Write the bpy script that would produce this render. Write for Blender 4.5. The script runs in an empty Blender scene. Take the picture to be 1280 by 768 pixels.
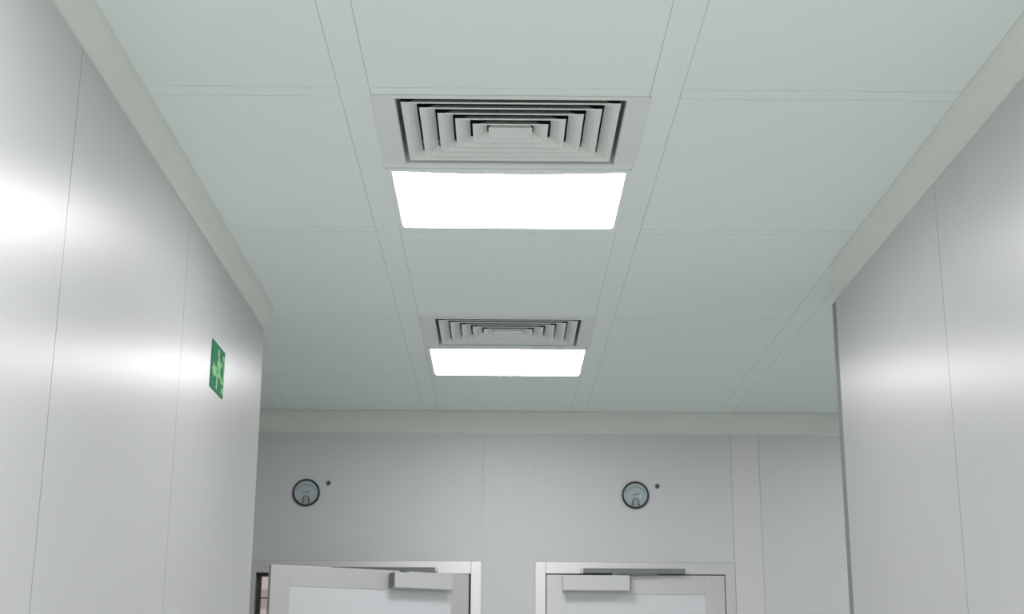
import bpy, bmesh, math, random
from mathutils import Vector, Matrix

SC = bpy.context.scene
COL = SC.collection
random.seed(4)

# ------------------------------------------------------------------ dimensions (metres)
CAMZ = 1.42                 # eye height
H = 1.28                    # ceiling above the eye
CEIL = CAMZ + H             # 2.70
XL, XR = -0.832, 1.055      # corridor walls
YB = 6.502                  # back wall face
LEND, REND = 4.778, 4.285   # where the corridor walls stop
YBACK = -4.2                # corridor end behind the viewer
VL, VR = -2.35, 4.2        # vestibule side walls


# ------------------------------------------------------------------ materials
def mat(name, col, rough=0.5, metal=0.0, spec=0.5, var=0.0, vscale=3.0, emit=None, bump=0.0, coat=0.0, coat_rough=0.2):
    m = bpy.data.materials.new(name)
    m.use_nodes = True
    nt = m.node_tree
    b = nt.nodes['Principled BSDF']
    b.inputs['Base Color'].default_value = (*col, 1)
    b.inputs['Roughness'].default_value = rough
    b.inputs['Metallic'].default_value = metal
    b.inputs['Specular IOR Level'].default_value = spec
    b.inputs['Coat Weight'].default_value = coat
    b.inputs['Coat Roughness'].default_value = coat_rough
    if var > 0:
        tc = nt.nodes.new('ShaderNodeTexCoord')
        n = nt.nodes.new('ShaderNodeTexNoise')
        n.inputs['Scale'].default_value = vscale
        n.inputs['Detail'].default_value = 3
        r = nt.nodes.new('ShaderNodeValToRGB')
        r.color_ramp.elements[0].position = 0.3
        r.color_ramp.elements[1].position = 0.7
        r.color_ramp.elements[0].color = (*[c * (1 - var) for c in col], 1)
        r.color_ramp.elements[1].color = (*[min(1, c * (1 + var)) for c in col], 1)
        nt.links.new(tc.outputs['Object'], n.inputs['Vector'])
        nt.links.new(n.outputs['Fac'], r.inputs['Fac'])
        nt.links.new(r.outputs['Color'], b.inputs['Base Color'])
        if bump > 0:
            bp = nt.nodes.new('ShaderNodeBump')
            bp.inputs['Strength'].default_value = bump
            bp.inputs['Distance'].default_value = 0.01
            nt.links.new(n.outputs['Fac'], bp.inputs['Height'])
            nt.links.new(bp.outputs['Normal'], b.inputs['Normal'])
    if emit:
        b.inputs['Emission Color'].default_value = (*emit[:3], 1)
        b.inputs['Emission Strength'].default_value = emit[3]
    return m


M = {
    'ceiling': mat('ceiling_paint', (.74, .82, .79), .42, spec=.45, var=.012, vscale=1.3),
    'cove': mat('cove_profile', (.67, .71, .65), .5, spec=.4, var=.01),
    'wall': mat('painted_steel_panel', (.53, .535, .543), .355, metal=.06, spec=.85, var=.008, vscale=1.1),
    'back': mat('back_panel', (.58, .590, .598), .45, spec=.45, var=.01, vscale=1.5),
    'strip': mat('joint_strip', (.61, .607, .61), .45, spec=.45, var=.01, vscale=1.5),
    'gap': mat('joint_sealant', (.60, .64, .60), .7, var=.05),
    'floor': mat('epoxy_floor', (.82, .82, .81), .4, var=.02, vscale=4),
    'alu': mat('anodised_aluminium', (.62, .62, .62), .42, metal=.35, var=.01, vscale=6),
    'endtrim': mat('end_profile', (.22, .235, .24), .5, metal=.2, var=.02),
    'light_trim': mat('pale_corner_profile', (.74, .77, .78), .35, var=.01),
    'frame': mat('door_frame_paint', (.68, .675, .675), .33, metal=.55, var=.01, vscale=4),
    'leaf': mat('door_leaf_frame', (.60, .60, .60), .38, metal=.4, var=.01, vscale=4),
    'inset': mat('door_infill_panel', (.66, .67, .69), .4, var=.006),
    'rubber': mat('black_rubber', (.035, .038, .040), .6, var=.1),
    'closer': mat('closer_housing', (.58, .59, .59), .4, metal=.15, var=.01),
    'rail': mat('slide_rail_metal', (.20, .21, .21), .45, metal=.3, var=.03),
    'vent': mat('vent_paint', (.69, .73, .69), .5, spec=.4, var=.01, vscale=8),
    'duct': mat('duct_interior', (.05, .06, .055), .8, var=.1),
    'lampframe': mat('lamp_rim', (.76, .80, .80), .4, var=.01),
    'lamp': mat('lamp_diffuser', (.9, .9, .9), .4, emit=(1, .985, .98, 14.0)),
    'lamp_added': mat('lamp_diffuser_added', (.9, .9, .9), .4, emit=(1, .985, .98, 21.0)),  # stronger glow for the lamps added behind the viewer
    'bezel': mat('gauge_bezel', (.012, .018, .018), .32, var=.1),
    'dial': mat('gauge_dial', (.50, .54, .56), .5, var=.02, vscale=20),
    'ink': mat('dial_ink', (.13, .15, .16), .6, var=.05),
    'hub': mat('pointer_cover', (.42, .39, .39), .5, var=.05),
    'needle': mat('pointer_paint', (.30, .12, .10), .5, var=.05),
    'port': mat('pressure_port_metal', (.16, .17, .15), .45, metal=.5, var=.05),
    'hole': mat('port_hole', (.03, .03, .03), .7, var=.05),
    'green': mat('sign_green', (.022, .19, .095), .7, spec=.2, var=.04, vscale=30),
    'pale': mat('sign_pale_green', (.26, .56, .27), .7, spec=.2, var=.04, vscale=30),
    'pink': mat('next_room_cladding', (.84, .74, .72), .5, var=.02),
    'pinkband': mat('next_room_band', (.60, .50, .49), .5, var=.02),
    'sidewall': mat('vestibule_panel', (.62, .64, .645), .45, var=.01),
}


# the steel panels are rolled along their height: highlights spread sideways
for k in ('wall',):
    b = M[k].node_tree.nodes['Principled BSDF']
    b.inputs['Anisotropic'].default_value = .68
    tv = M[k].node_tree.nodes.new('ShaderNodeCombineXYZ')
    tv.inputs[0].default_value = 0; tv.inputs[1].default_value = 1; tv.inputs[2].default_value = 0
    M[k].node_tree.links.new(tv.outputs[0], b.inputs['Tangent'])


# glass of the gauges
def glass():
    m = bpy.data.materials.new('gauge_glass'); m.use_nodes = True
    nt = m.node_tree; nt.nodes.clear()
    o = nt.nodes.new('ShaderNodeOutputMaterial')
    mx = nt.nodes.new('ShaderNodeMixShader')
    t = nt.nodes.new('ShaderNodeBsdfTransparent'); t.inputs[0].default_value = (.94, .96, .96, 1)
    g = nt.nodes.new('ShaderNodeBsdfGlossy'); g.inputs['Roughness'].default_value = .08
    mx.inputs[0].default_value = .03
    nt.links.new(t.outputs[0], mx.inputs[1])
    nt.links.new(g.outputs[0], mx.inputs[2]); nt.links.new(mx.outputs[0], o.inputs[0])
    return m


M['glass'] = glass()


# ------------------------------------------------------------------ mesh helpers
class MB:
    def __init__(self):
        self.bm = bmesh.new()

    def box(self, x0, x1, y0, y1, z0, z1, mi=0, bev=0.0, seg=2, mtx=None):
        t = bmesh.new()
        bmesh.ops.create_cube(t, size=1)
        for v in t.verts:
            v.co = Vector(((x0 + x1) / 2 + v.co.x * (x1 - x0), (y0 + y1) / 2 + v.co.y * (y1 - y0), (z0 + z1) / 2 + v.co.z * (z1 - z0)))
        if bev > 0:
            bmesh.ops.bevel(t, geom=t.edges[:], offset=bev, segments=seg, affect='EDGES', profile=.5)
        self._merge(t, mi, mtx)
        return self

    def _merge(self, t, mi=0, mtx=None):
        if mtx is not None:
            bmesh.ops.transform(t, matrix=mtx, verts=t.verts)
        vm = {}
        for v in t.verts:
            vm[v] = self.bm.verts.new(v.co)
        for f in t.faces:
            try:
                nf = self.bm.faces.new([vm[v] for v in f.verts])
                nf.material_index = mi; nf.smooth = f.smooth
            except ValueError:
                pass
        t.free()

    def poly(self, pts, mi=0):
        f = self.bm.faces.new([self.bm.verts.new(p) for p in pts]); f.material_index = mi
        return f

    def loft(self, rings, close=True, caps=True, mi=0, smooth=False):
        """rings: lists of points, same length"""
        R = [[self.bm.verts.new(p) for p in r] for r in rings]
        n = len(R[0])
        for a, b in zip(R, R[1:]):
            for i in range(n if close else n - 1):
                j = (i + 1) % n
                f = self.bm.faces.new((a[i], a[j], b[j], b[i])); f.material_index = mi; f.smooth = smooth
        if caps and close:
            f = self.bm.faces.new(R[0][::-1]); f.material_index = mi
            f = self.bm.faces.new(R[-1]); f.material_index = mi
        return self

    def lathe_y(self, prof, seg=48, mi=0, smooth=True):
        """prof: (radius, y) pairs, turned about the local Y axis"""
        rings = []
        for k in range(seg):
            a = 2 * math.pi * k / seg
            rings.append([Vector((r * math.cos(a), y, r * math.sin(a))) for r, y in prof])
        R = [[self.bm.verts.new(p) for p in r] for r in rings]
        for k in range(seg):
            a, b = R[k], R[(k + 1) % seg]
            for i in range(len(prof) - 1):
                f = self.bm.faces.new((a[i], a[i + 1], b[i + 1], b[i])); f.material_index = mi; f.smooth = smooth
        return self

    def prism_y(self, pts, y0, y1, mi=0):
        """pts: (x, z) outline extruded along Y"""
        self.loft([[Vector((x, y0, z)) for x, z in pts], [Vector((x, y1, z)) for x, z in pts]], mi=mi)
        return self

    def build(self, name, mats, parent=None, loc=None):
        bmesh.ops.remove_doubles(self.bm, verts=self.bm.verts, dist=1e-6)
        bmesh.ops.recalc_face_normals(self.bm, faces=self.bm.faces)
        me = bpy.data.meshes.new(name)
        self.bm.to_mesh(me); self.bm.free()
        if not isinstance(mats, (list, tuple)):
            mats = [mats]
        for m in mats:
            me.materials.append(m)
        o = bpy.data.objects.new(name, me)
        COL.objects.link(o)
        if parent is not None:
            o.parent = parent
        if loc is not None:
            o.location = loc
        return o


def struct(o, label=None):
    o['kind'] = 'structure'
    if label:
        o['label'] = label
    return o


def thing(name, label, cat, loc, group=None, rz=0.0):
    o = bpy.data.objects.new(name, None)
    COL.objects.link(o)
    o.empty_display_size = .1
    o.location = loc
    o.rotation_euler = (0, 0, rz)
    o['label'] = label; o['category'] = cat
    if group:
        o['group'] = group
    return o


def copy_thing(root, loc, label):
    r = root.copy(); COL.objects.link(r); r.location = loc; r['label'] = label
    for ch in list(root.children):
        c = ch.copy(); COL.objects.link(c); c.parent = r
        for g in list(ch.children):
            d = g.copy(); COL.objects.link(d); d.parent = c
    return r


Z = lambda z: CAMZ + z      # heights are measured from the eye

# ------------------------------------------------------------------ lamp and vent places (x centre, near edge of the bay)
PER = 1.888                                  # the bays repeat along the corridor
LAMPS = [(.0125, 3.328, 3.766), (.0185, 5.206, 5.652)]      # x centre, near y, far y of the diffuser
VENTS = [(.0140, 2.866, 3.284), (.0185, 4.746, 5.164)]      # plate

# ------------------------------------------------------------------ floor
f = MB()
f.box(VL - .1, VR + .1, YBACK - .1, 9.2, -.1, 0)
struct(f.build('floor', M['floor']), 'pale grey floor of the corridor and vestibule')

# ------------------------------------------------------------------ ceiling: panels, joint strips and hairline gaps
SX = [(-1.046, -.979), (-.363, -.2955), (.3205, .388), (1.0025, 1.0685)]    # long joint strips
SYa = []
y = 2.829
for base in (2.829 - 4 * PER, 2.829 - 3 * PER, 2.829 - 2 * PER, 2.829 - PER, 2.829, 2.829 + PER):
    SYa.append((base, base + .048))
    SYa.append((base + .955, base + .990))
SYa = sorted(s for s in SYa if s[0] > YBACK and s[1] < YB - .1)
G = .0012                                    # half gap


def cells(strips, lo, hi):
    out, p = [], lo
    for a, b in strips:
        out.append((p, a, False)); out.append((a, b, True)); p = b
    out.append((p, hi, False))
    return out


cx = cells(SX, VL, VR)
cy = cells(SYa, YBACK, YB)
c = MB()
c.box(VL - .1, VR + .1, YBACK - .1, YB + .1, CEIL + .30, CEIL + .34, 0)


def clip_boxes(x0, x1, y0, y1, holes):
    """split a rectangle around rectangular holes"""
    rects = [(x0, x1, y0, y1)]
    for hx0, hx1, hy0, hy1 in holes:
        nxt = []
        for a, b, p, q in rects:
            if hx1 <= a or hx0 >= b or hy1 <= p or hy0 >= q:
                nxt.append((a, b, p, q)); continue
            if p < hy0: nxt.append((a, b, p, hy0))
            if hy1 < q: nxt.append((a, b, hy1, q))
            yy0, yy1 = max(p, hy0), min(q, hy1)
            if a < hx0: nxt.append((a, hx0, yy0, yy1))
            if hx1 < b: nxt.append((hx1, b, yy0, yy1))
        rects = nxt
    return rects


HOLES = []
for x, a, b in VENTS:
    HOLES.append((x - .259, x + .259, a + .011, b - .011))
for x, a, b in LAMPS:
    HOLES.append((x - .300, x + .300, a - .008, b + .008))
ADDED_LAMPS = [(.0125, LAMPS[0][1] - PER * k, LAMPS[0][2] - PER * k) for k in (1, 1.5, 2, 2.5, 3)]  # unseen lamps added behind the viewer to brighten the near ceiling
for x, a, b in ADDED_LAMPS + [(2.06, 5.215, 5.643)]:
    HOLES.append((x - .300, x + .300, a - .008, b + .008))
for xa, xb, sx in cx:
    for ya, yb, sy in cy:
        if sx and sy:
            pass
        for r in clip_boxes(xa, xb, ya, yb, HOLES):
            # hairline gap only on the outer borders of the cell
            g0 = G if r[0] == xa else 0; g1 = G if r[1] == xb else 0
            h0 = G if r[2] == ya else 0; h1 = G if r[3] == yb else 0
            if sx: h0 = h1 = 0           # long strips run through
            c.box(r[0] + g0, r[1] - g1, r[2] + h0, r[3] - h1, CEIL, CEIL + .012, 0)
for r in clip_boxes(VL, VR, YBACK, YB, HOLES):
    c.box(r[0], r[1], r[2], r[3], CEIL + .0012, CEIL + .03, 1)
struct(c.build('ceiling', [M['ceiling'], M['gap']]), 'pale green grey metal panel ceiling with flush joint strips')


# ------------------------------------------------------------------ corridor walls
def panel_wall(name, x, side, seams, y0, y1, tilts, label, thick=.11):
    """panels facing the corridor; side=+1 faces +X"""
    w = MB()
    ys = [y0] + [s for s in seams if y0 < s < y1] + [y1]
    for i in range(len(ys) - 1):
        a, b = ys[i] + (.0008 if i else 0), ys[i + 1] - (.0008 if i < len(ys) - 2 else 0)
        t = tilts.get(i, 0)
        xa, xb = x, x - side * .02
        m = None
        if t:
            m = Matrix.Translation((x, (a + b) / 2, 0)) @ Matrix.Rotation(t, 4, 'Z') @ Matrix.Translation((-x, -(a + b) / 2, 0))
        w.box(min(xa, xb), max(xa, xb), a, b, 0, CEIL - .002, 0, mtx=m)
    xa, xb = x - side * .0010, x - side * thick
    w.box(min(xa, xb), max(xa, xb), y0, y1, 0, CEIL - .002, 1)
    return struct(w.build(name, [M['wall'], M['gap']]), label)


panel_wall('wall_left', XL, 1, [-2.46, -1.46, -.46, .542, 1.542, 2.542, 3.54], YBACK, LEND - .03, {},
           'glossy pale grey panel wall on the left carrying the green sign')
panel_wall('wall_right', XR, -1, [-2.77, -1.77, -.77, .23, 1.23, 2.23, 3.235], YBACK, REND, {},
           'glossy pale grey panel wall on the right')

# end profiles of the two corridor walls
t = MB()
R = .030
pts = [(XL - .112, LEND - .03), (XL, LEND - .03)]
for k in range(9):
    a = math.pi / 2 * k / 8
    pts.append((XL - R + R * math.cos(a), LEND - .03 + R * math.sin(a)))
pts.append((XL - .112, LEND))
t.loft([[Vector((x, y, 0)) for x, y in pts], [Vector((x, y, CEIL - .002)) for x, y in pts]], smooth=False)
struct(t.build('trim_1', M['light_trim']), 'pale rounded corner profile at the end of the left wall')
t = MB()
t.box(XR + .003, XR + .112, REND + .001, REND + .066, 0, CEIL - .055, 0, bev=.004)
struct(t.build('trim_2', M['endtrim']), 'dark grey end profile of the right wall')


# coves between wall and ceiling
def cove_prof(r, n=10, lip=.004):
    """section in (d from wall, z below ceiling)"""
    p = [(0, -.0005)]
    p += [(r + .004, -.0005), (r + .004, -.003)]
    for k in range(n + 1):
        a = math.pi / 2 * k / n
        # concave quarter with flattened ends
        p.append((r - r * math.sin(a) + lip * 0 + .002, -(r - r * math.cos(a)) - .003))
    p += [(.002, -r - .007), (0, -r - .007)]
    return p


def cove_x(name, x, side, r, y0, y1, skew, label):
    t = MB()
    p = cove_prof(r)
    ends = []
    n = 2
    for yy, sk in ((y0, 0), (y1, skew)):
        ends.append([Vector((x + side * d, yy - sk * (d / r), CEIL + z)) for d, z in p])
    t.loft(ends, smooth=False)
    return struct(t.build(name, M['cove']), label)


cove_x('trim_3', XL, 1, .0435, YBACK, LEND - .004, .10, 'rounded cove where the left wall meets the ceiling')
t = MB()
t.box(XL + .0002, XL + .0060, 1.30, 2.18, CEIL - .0555, CEIL - .0512, bev=.0012)  # pale strip drawn in place of a glint along the cove lip
struct(t.build('trim_7', M['light_trim']), 'thin pale strip standing in for a glint under the left cove')
cove_x('trim_4', XR, -1, .0515, YBACK, REND + .012, .17, 'rounded cove where the right wall meets the ceiling')
t = MB()
p = cove_prof(.083)
t.loft([[Vector((VL, YB - d, CEIL + z)) for d, z in p], [Vector((VR, YB - d, CEIL + z)) for d, z in p]])
struct(t.build('trim_5', M['cove']), 'rounded cove where the back wall meets the ceiling')

# ------------------------------------------------------------------ vestibule side walls, corridor end
w = MB(); w.box(VL - .1, VL, LEND - .2, YB, 0, CEIL - .002)
w.box(VL, XL - .112, LEND - .11, LEND, 0, CEIL - .002)
struct(w.build('wall_vestibule_left', M['sidewall']))
w = MB(); w.box(VR, VR + .1, REND - .2, YB, 0, CEIL - .002)
w.box(XR + .112, VR, REND - .05, REND + .06, 0, CEIL - .002)
struct(w.build('wall_vestibule_right', M['sidewall']))
w = MB(); w.box(XL - .112, XR + .112, YBACK - .1, YBACK, 0, CEIL - .002)
struct(w.build('wall_front', M['wall']))

# ------------------------------------------------------------------ back wall
TH = .10
DT = Z(.596)                                   # top of both door frames
L0, L1 = -1.166, -.090                         # outer edges of the left door frame
R0, R1 = .155, 1.067
w = MB()
g = .0016
segs = [(VL, L0 - .002, 0, CEIL - .002), (L0 - .002 + g, L1 + .002 - g, DT, CEIL - .002),
        (R0 - .006 + g, R1 - g, DT, CEIL - .002), (1.198 + g, VR, 0, CEIL - .002)]
for a, b, z0, z1 in segs:
    w.box(a, b, YB, YB + .02, z0 + (.0015 if z0 else 0), z1, 0)
w.box(-.0865 + .0024, .1495 - .0024, YB - .0015, YB + .02, 0, CEIL - .002, 0)      # pier panel between the doors
# sealant behind the joints
for a, b, z0, z1 in [(VL, L0, 0, CEIL - .002), (L0, L1, DT, CEIL - .002), (L1, R0, 0, CEIL - .002), (R0, R1, DT, CEIL - .002), (R1, VR, 0, CEIL - .002)]:
    w.box(a, b, YB + .0014, YB + TH, z0, z1, 1)
struct(w.build('wall_back', [M['back'], M['gap']]), 'pale grey panel wall with two doors at the end')
t = MB(); t.box(1.0685, 1.1965, YB - .003, YB + .018, 0, CEIL - .09, 0, bev=.001)
struct(t.build('trim_6', M['strip']), 'vertical joint strip right of the closed door')


# ------------------------------------------------------------------ doors
def door_frame(n, o0, o1, i0, i1, zo, zi, label):
    root = bpy.data.objects.new('door_%d' % n, None); COL.objects.link(root)
    root['kind'] = 'structure'; root['label'] = label
    m = MB()
    yf = YB - .006
    m.box(o0, i0, yf, YB + TH, 0, zo, bev=.0015)
    m.box(i1, o1, yf, YB + TH, 0, zo, bev=.0015)
    m.box(i0, i1, yf, YB + TH, zi, zo, bev=.0015)
    m.build('door_frame', M['frame'], root)
    s = MB()
    s.box(i0, i0 + .018, YB + .030, YB + .062, 0, zi)
    s.box(i1 - .018, i1, YB + .030, YB + .062, 0, zi)
    s.box(i0 + .018, i1 - .018, YB + .030, YB + .062, zi - .014, zi)
    s.build('rubber_seal', M['rubber'], root)
    return root


def door_leaf(root, width, height, hinge, rz, dirx, stile=.088, top=.086):
    """leaf built from the hinge edge along local +X*dirx, front face at local y=0"""
    m = MB()
    th = .030

    def X(a, b):
        return (min(a * dirx, b * dirx), max(a * dirx, b * dirx))
    for a, b, z0, z1 in [(0, stile, .008, height), (width - stile, width, .008, height),
                         (stile, width - stile, height - top, height), (stile, width - stile, .008, .13)]:
        x0, x1 = X(a, b)
        m.box(x0, x1, 0, th, z0, z1, bev=.0012)
    o = m.build('door_leaf', M['leaf'], root)
    o.location = hinge; o.rotation_euler = (0, 0, rz)
    k = MB()
    x0, x1 = X(stile - .001, width - stile + .001)
    k.box(x0, x1, .003, th - .003, .129, height - top + .001)
    k.build('infill_panel', M['inset'], o)
    return o


LEAF_T = Z(.5375)
ANG = math.radians(28.0)
d1 = door_frame(1, L0, L1, L0 + .050, L1 - .048, DT, Z(.5405), 'door standing ajar at the left of the back wall')
HL = Vector((-.146, YB - .008, 0))
# local -X runs from the hinge; rotating by +ANG swings the free edge towards the viewer
leafL = door_leaf(d1, .940, LEAF_T, HL, ANG, -1)
d2 = door_frame(2, R0, R1, R0 + .048, R1 - .046, DT, Z(.5435), 'closed door at the right of the back wall')
HR = Vector((.2065, YB - .004, 0))
leafR = door_leaf(d2, .811, LEAF_T + .001, HR, 0, 1)


# ------------------------------------------------------------------ door closers with slide rails
def closer(name_label, hinge, rz, dirx, a, b, z0, z1, rail0, rail1, railz, slider_x):
    loc = Matrix.Translation(hinge) @ Matrix.Rotation(rz, 4, 'Z')
    origin = loc @ Vector((dirx * (a + b) / 2, -.0005, 0))
    root = thing('door_closer', name_label, 'door closer', (origin.x, origin.y, z0), 'slide rail door closers')
    inv = Matrix.Translation((-origin.x, -origin.y, -z0))
    x0, x1 = min(a * dirx, b * dirx), max(a * dirx, b * dirx)
    m = MB()
    m.box(x0, x1, -.058, -.0012, z0, z1, bev=.003, mtx=inv @ loc)
    body = m.build('housing', M['closer'], root)
    # end cap towards the free edge
    e0 = b * dirx
    k = MB()
    k.box(min(e0, e0 + dirx * .004), max(e0, e0 + dirx * .004), -.056, -.003, z0 + .002, z1 - .002, bev=.0015, mtx=inv @ loc)
    k.build('end_cap', M['rail'], body)
    # spindle on top and the arm
    sp = loc @ Vector((dirx * (a + (b - a) * .78), -.030, 0))
    slid = Vector((slider_x, YB - .022, 0))
    m = MB()
    dv = slid - sp
    ln = dv.length; an = math.atan2(dv.y, dv.x)
    am = inv @ Matrix.Translation((sp.x, sp.y, z1 + .006)) @ Matrix.Rotation(an, 4, 'Z')
    m.box(-.012, ln + .010, -.009, .009, -.002, .004, bev=.0015, mtx=am)
    m.box(-.011, .011, -.011, .011, -.009, .006, bev=.003, mtx=am)
    m.build('arm', M['rail'], root)
    m = MB()
    zr0, zr1 = railz
    # channel section: two flanges and a web
    m.box(rail0, rail1, YB - .034, YB - .0068, zr1 - .006, zr1, bev=.001, mtx=inv)
    m.box(rail0, rail1, YB - .034, YB - .029, zr0, zr1 - .0061, bev=.001, mtx=inv)
    m.box(rail0, rail1, YB - .011, YB - .0068, zr0, zr1 - .0061, bev=.001, mtx=inv)
    rl = m.build('slide_rail', M['rail'], root)
    for xe in (rail0, rail1):
        q = MB()
        q.box(xe - .006, xe + .006, YB - .035, YB - .0066, zr0 - .001, zr1 + .001, bev=.003, mtx=inv)
        q.build('rail_end', M['alu'], rl)
    return root


closer('grey door closer on the ajar door at the left, mounted at its hinge side', HL, ANG, -1, .108, .392, Z(.4600), Z(.5270), -.775, -.295, (Z(.5455), Z(.566)), -.56)
closer('grey door closer on the closed door at the right, with its dark rail above', HR, 0, 1, .071, .375, Z(.4645), Z(.5335), .368, .842, (Z(.5440), Z(.5655)), .70)


# ------------------------------------------------------------------ next room seen through the gap
w = MB()
yn = 8.6
w.box(-3.4, .6, yn, yn + .08, 0, Z(.500), 0)
w.box(-3.4, .6, yn + .003, yn + .08, Z(.500), Z(.561), 1)
w.box(-3.4, .6, yn + .03, yn + .08, Z(.561), Z(.568), 2)
w.box(-3.4, .6, yn + .003, yn + .08, Z(.568), Z(.613), 1)
w.box(-3.4, .6, yn, yn + .08, Z(.613), CEIL, 0)
struct(w.build('wall_next_room', [M['pink'], M['pinkband'], M['rail']]), 'pinkish panelled wall of the room behind the ajar door')
w = MB()
w.box(-3.5, -3.4, YB + .1, yn + .08, 0, CEIL)
w.box(.6, .7, YB + .1, yn + .08, 0, CEIL)
struct(w.build('wall_next_room_side', M['sidewall']))
w = MB(); w.box(-3.5, .7, YB + .1, yn + .08, CEIL, CEIL + .05)
struct(w.build('ceiling_next_room', M['ceiling']))


# ------------------------------------------------------------------ ceiling lights
def make_lamp(x, a, b, label, sag=.006, m='lamp'):
    root = thing('ceiling_light', label, 'ceiling light', (x, (a + b) / 2, CEIL), 'ceiling light panels')
    hx, hy = .2950, (b - a) / 2
    rim = MB()
    ox, oy = .309, hy + .016
    rr = .012

    def rrect(wx, wy, r, n=5):
        pts = []
        for sx, sy, a0 in ((1, 1, 0), (-1, 1, 90), (-1, -1, 180), (1, -1, 270)):
            for k in range(n + 1):
                an = math.radians(a0 + 90 * k / n)
                pts.append((sx * (wx - r) + r * math.cos(an), sy * (wy - r) + r * math.sin(an)))
        return pts
    o_ = rrect(ox, oy, .006); i_ = rrect(hx + .002, hy + .002, rr)
    rim.loft([[Vector((p[0], p[1], -.0006)) for p in o_], [Vector((p[0], p[1], -.0035)) for p in o_],
              [Vector((p[0], p[1], -.0035)) for p in i_], [Vector((p[0], p[1], .03)) for p in i_]], caps=False)
    rim.build('frame', M['lampframe'], root)
    d = MB()
    NX, NY = 24, 10
    # sagging opal sheet with rounded corners
    grid = []
    for j in range(NY + 1):
        v = -1 + 2 * j / NY
        row = []
        for i in range(NX + 1):
            u = -1 + 2 * i / NX
            px, py = u * hx, v * hy
            # round the corners
            cxr, cyr = hx - rr, hy - rr
            if abs(px) > cxr and abs(py) > cyr:
                dx, dy = abs(px) - cxr, abs(py) - cyr
                l = max(dx, dy) / math.hypot(dx, dy)
                px = math.copysign(cxr + dx * l, px); py = math.copysign(cyr + dy * l, py)
            z = -.004 - sag * (1 - u * u) * (.5 - .5 * v)
            row.append(d.bm.verts.new((px, py, z)))
        grid.append(row)
    for j in range(NY):
        for i in range(NX):
            ff = d.bm.faces.new((grid[j][i], grid[j][i + 1], grid[j + 1][i + 1], grid[j + 1][i])); ff.smooth = True
    # upturned edge of the sheet
    per = grid[0][:] + [grid[j][NX] for j in range(1, NY + 1)] + [grid[NY][i] for i in range(NX - 1, -1, -1)] + [grid[j][0] for j in range(NY - 1, 0, -1)]
    up = [d.bm.verts.new((v.co.x, v.co.y, .006)) for v in per]
    for i in range(len(per)):
        j = (i + 1) % len(per)
        d.bm.faces.new((per[i], per[j], up[j], up[i])).material_index = 1
    d.build('diffuser', [M[m], M['lampframe']], root)
    return root


l1 = make_lamp(*LAMPS[0], 'larger of the two lit ceiling lights, beside the near air vent')
l2 = make_lamp(*LAMPS[1], 'smaller lit ceiling light beside the far air vent, nearest the doors', sag=.0)
names = ('nearest overhead', 'second from the viewer', 'third from the viewer', 'fourth from the viewer', 'farthest from the viewer')
first = None
for (x, a, b), nm in zip(ADDED_LAMPS, names):
    lb = 'added ceiling light further back along the corridor out of view, ' + nm
    if first is None:
        first = make_lamp(x, a, b, lb, m='lamp_added')
    else:
        copy_thing(first, (x, (a + b) / 2, CEIL), lb)
copy_thing(l1, (2.06, 5.429, CEIL), 'added ceiling light in the vestibule out of view behind the right wall')  # unseen lamp added to lift the right side of the back wall
copy_thing(l1, (-1.6, 7.6, CEIL), 'added unseen ceiling light in the room behind the ajar door')  # hidden lamp added to light the next room through the gap


# ------------------------------------------------------------------ four way air vents
def make_vent(x, a, b, label):
    root = thing('air_vent', label, 'air vent', (x, (a + b) / 2, CEIL), 'four way ceiling air vents')
    hy = (b - a) / 2; hx = .311
    inx, iny = .2570, hy - .013                      # throat

    def ring(wx, wy, z):
        return [Vector((sx * wx, sy * wy, z)) for sx, sy in ((1, 1), (-1, 1), (-1, -1), (1, -1))]
    m = MB()
    m.loft([ring(hx, hy, -.0006), ring(hx - .001, hy - .001, -.004), ring(inx + .002, iny + .002, -.005), ring(inx, iny, -.002), ring(inx, iny, .06)], caps=False)
    m.build('frame', M['vent'], root)
    m = MB()
    m.loft([ring(inx + .0015, iny + .0015, .058), ring(inx + .0015, iny + .0015, .20)], caps=False)
    m.poly(ring(inx + .0015, iny + .0015, .199))
    m.build('duct', M['duct'], root)
    RX = (.2450, .2050, .1655, .1260, .0865); RY = (.1750, .1450, .1150, .0850, .0545)
    for ox, oy in zip(RX, RY):
        bl = MB()
        t_ = .0012
        # flared blade: narrow lip below, then a shallow rise into the throat
        pr = [(0, -.0040), (.007, -.0036), (.013, -.0010), (.032, .0130)]
        rings_ = [ring(ox - d, oy - d * .78, z) for d, z in pr]
        rings_ += [ring(ox - d + t_, oy - d * .78 + t_, z + t_) for d, z in pr[::-1]]
        bl.loft(rings_ + [rings_[0]], caps=False)
        bl.build('louvre_ring', M['vent'], root)
    ox = .051; oy = .033
    cpl = MB()
    cpl.loft([ring(ox, oy, -.004), ring(ox - .004, oy - .004, -.0045)], caps=False)
    cpl.poly(ring(ox - .004, oy - .004, -.0045)[::-1])
    cpl.loft([ring(ox, oy, -.004), ring(ox, oy, -.0025), ring(ox - .02, oy - .014, .020)], caps=False)
    cpl.build('centre_plate', M['vent'], root)
    return root


v1 = make_vent(*VENTS[0], 'larger square louvred air vent beside the nearer ceiling light')
copy_thing(v1, (VENTS[1][0], (VENTS[1][1] + VENTS[1][2]) / 2, CEIL), 'smaller square louvred air vent beside the farther ceiling light')


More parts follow.
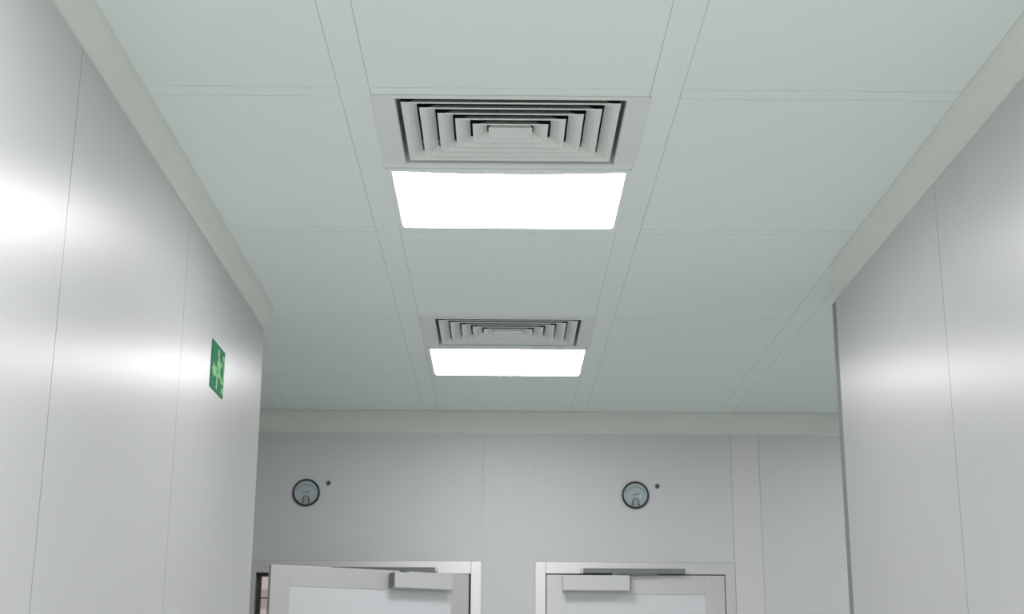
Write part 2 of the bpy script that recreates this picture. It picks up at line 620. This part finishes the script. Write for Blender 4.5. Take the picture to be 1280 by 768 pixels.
# ------------------------------------------------------------------ pressure gauges
def make_gauge(x, z, label):
    root = thing('pressure_gauge', label, 'gauge', (x, YB, Z(z)), 'round dial pressure gauges')
    r = .0632
    m = MB()
    m.lathe_y([(.050, -.0004), (r, -.0004), (r, -.0085), (r - .002, -.0108), (r - .0068, -.0114), (r - .0088, -.0104), (r - .0088, -.0075)], 64)
    m.build('bezel', M['bezel'], root)
    m = MB()
    m.lathe_y([(0.0001, -.008), (r - .0088, -.008), (r - .0088, -.006), (.0001, -.006)], 64, smooth=False)
    dial = m.build('dial', M['dial'], root)
    s = MB()
    cz = -.022
    for k in range(21):                                   # scale on an arc
        an = math.radians(142 - 104 * k / 20)
        r0, r1 = (.050, .058) if k % 5 == 0 else (.0535, .058)
        wv = .0011 if k % 5 == 0 else .0006
        ca, sa = math.cos(an), math.sin(an)
        pts = []
        for rad, sgn in ((r0, -1), (r1, -1), (r1, 1), (r0, 1)):
            pts.append((rad * ca - sgn * wv * sa, cz + .002 + rad * sa + sgn * wv * ca))
        s.prism_y(pts, -.0086, -.0081)
    arc = []
    for k in range(25):
        an = math.radians(142 - 104 * k / 24); arc.append(((.0585) * math.cos(an), cz + .002 + .0585 * math.sin(an)))
    for k in range(24, -1, -1):
        an = math.radians(142 - 104 * k / 24); arc.append(((.0575) * math.cos(an), cz + .002 + .0575 * math.sin(an)))
    s.prism_y(arc, -.0086, -.0081)
    # printed bars of the dial lettering, too small to read
    s.box(-.018, .018, -.0086, -.0081, .0030, .0062)
    s.box(-.011, .011, -.0086, -.0081, -.0022, -.0005)
    s.build('scale', M['ink'], dial)
    h = MB()
    prof = [(-.020, -.0495), (-.0155, -.022), (-.009, -.0145), (.009, -.0145), (.0155, -.022), (.020, -.0495)]
    h.prism_y(prof, -.0094, -.0082)
    hb = h.build('pointer_cover', M['ink'], root)
    h = MB()
    prof = [(-.0095, -.0495), (-.0095, -.024), (-.006, -.0175), (.006, -.0175), (.0095, -.024), (.0095, -.0495)]
    h.prism_y(prof, -.0102, -.0094)
    h.build('zero_adjuster', M['hub'], hb)
    pnt = MB()
    pnt.prism_y([(-.030, .013), (-.0005, -.016), (.001, -.0145)], -.0097, -.0090)
    pnt.build('pointer', M['needle'], root)
    gl = MB()
    gl.lathe_y([(.0001, -.0120), (r - .0092, -.0108), (r - .0092, -.0104), (.0001, -.0115)], 48)
    gl.build('lens', M['glass'], root)
    return root


g1 = make_gauge(-.9030, .9055, 'round black rimmed pressure gauge on the back wall above the ajar door')
copy_thing(g1, (.6185, YB, Z(.9035)), 'round black rimmed pressure gauge on the back wall above the closed door')


def make_port(x, z, label):
    root = thing('pressure_port', label, 'wall fitting', (x, YB, Z(z)), 'small pressure ports')
    m = MB()
    m.lathe_y([(.004, -.0003), (.0112, -.0003), (.0112, -.0025), (.0085, -.005), (.0045, -.006), (.0042, -.002)], 24)
    m.build('flange', M['port'], root)
    m = MB()
    m.lathe_y([(.0001, -.0022), (.0043, -.0022), (.0043, -.0006), (.0001, -.0006)], 16)
    m.build('bore', M['hole'], root)
    return root


p1 = make_port(-.8020, .951, 'small dark round port right of the gauge above the ajar door')
copy_thing(p1, (.7210, YB, Z(.946)), 'small dark round port right of the gauge above the closed door')

# ------------------------------------------------------------------ green exit sign on the left wall
SY0, SY1, SZ0, SZ1 = 3.912, 4.096, Z(.8465), Z(.986)
root = thing('exit_sign', 'green emergency exit sign with pale running figure on the left wall', 'sign', (XL, (SY0 + SY1) / 2, (SZ0 + SZ1) / 2))
W_, H_ = SY1 - SY0, SZ1 - SZ0
m = MB(); m.box(.0004, .0030, -W_ / 2, W_ / 2, -H_ / 2, H_ / 2, bev=.0008)
m.build('plate', M['green'], root)


def sign_shape(name, polys):
    s = MB()
    for k, pl in enumerate(polys):
        s.loft([[Vector((.0031, (u - .5) * W_, (.5 - v) * H_)) for u, v in pl], [Vector((.0036 + k * .00006, (u - .5) * W_, (.5 - v) * H_)) for u, v in pl]])
    return s.build(name, M['pale'], root)


def disc(u, v, r, n=16):
    return [(u + r * math.cos(2 * math.pi * k / n) / 1.32, v + r * math.sin(2 * math.pi * k / n)) for k in range(n)]


def limb(pts, w):
    """thick poly-line as a chain of quads"""
    out = []
    for (a, b), (c_, d_) in zip(pts, pts[1:]):
        dx, dy = (c_ - a) * 1.32, d_ - b
        l = math.hypot(dx, dy); nx, ny = -dy / l * w / 2 / 1.32, dx / l * w / 2
        ex, ey = dx / l * w * .25 / 1.32, dy / l * w * .25
        out.append([(a - ex + nx, b - ey + ny), (c_ + ex + nx, d_ + ey + ny), (c_ + ex - nx, d_ + ey - ny), (a - ex - nx, b - ey - ny)])
    return out


man = [disc(.49, .17, .095)]
man += limb([(.52, .31), (.60, .56)], .20)
man += limb([(.51, .31), (.42, .40), (.44, .52)], .075)
man += limb([(.56, .31), (.70, .40), (.76, .31)], .085)
man += limb([(.58, .58), (.44, .68), (.42, .92)], .115)
man += limb([(.63, .58), (.76, .68), (.90, .70)], .115)
sign_shape('running_figure', man)
sign_shape('arrow', [[(.03, .60), (.20, .43), (.20, .50), (.39, .50), (.39, .70), (.20, .70), (.20, .78)]])
sign_shape('doorway', [[(.80, .12), (.96, .12), (.96, .60), (.90, .60), (.90, .22), (.80, .22)], [(.86, .79), (.96, .79), (.96, .92), (.78, .92)]])

# ------------------------------------------------------------------ world: closed interior, faint ambient only
wd = bpy.data.worlds.new('World'); SC.world = wd
wd.use_nodes = True
wd.node_tree.nodes['Background'].inputs['Color'].default_value = (.6, .65, .65, 1)
wd.node_tree.nodes['Background'].inputs['Strength'].default_value = .05

# ------------------------------------------------------------------ camera
FPX, TH_, YA, RO = 1758.12, .270671, .006578, .0054806
cs, sn = math.cos(RO), math.sin(RO)


def ray(x, y, wgt):
    x, y = cs * x - sn * y, sn * x + cs * y
    fw = wgt * math.cos(TH_) - y * math.sin(TH_); up = wgt * math.sin(TH_) + y * math.cos(TH_)
    return Vector((x * math.cos(YA) + fw * math.sin(YA), -x * math.sin(YA) + fw * math.cos(YA), up))


rx, uy, fz = ray(1, 0, 0), ray(0, 1, 0), ray(0, 0, 1)
cam = bpy.data.cameras.new('camera')
cam.sensor_width = 36; cam.lens = FPX / 1280 * 36
cam.clip_start = .02
cam.dof.use_dof = True
cam.dof.focus_distance = 2.7
cam.dof.aperture_fstop = 18
co = bpy.data.objects.new('camera', cam); COL.objects.link(co)
co.matrix_world = Matrix(((rx.x, uy.x, -fz.x, 0), (rx.y, uy.y, -fz.y, 0), (rx.z, uy.z, -fz.z, CAMZ), (0, 0, 0, 1)))
SC.camera = co

SC.view_settings.view_transform = 'Standard'
SC.view_settings.look = 'None'
SC.view_settings.gamma = 1
SC.view_settings.use_curve_mapping = False
SC.view_settings.exposure = 0.10
SC.cycles.max_bounces = 14
SC.cycles.diffuse_bounces = 10
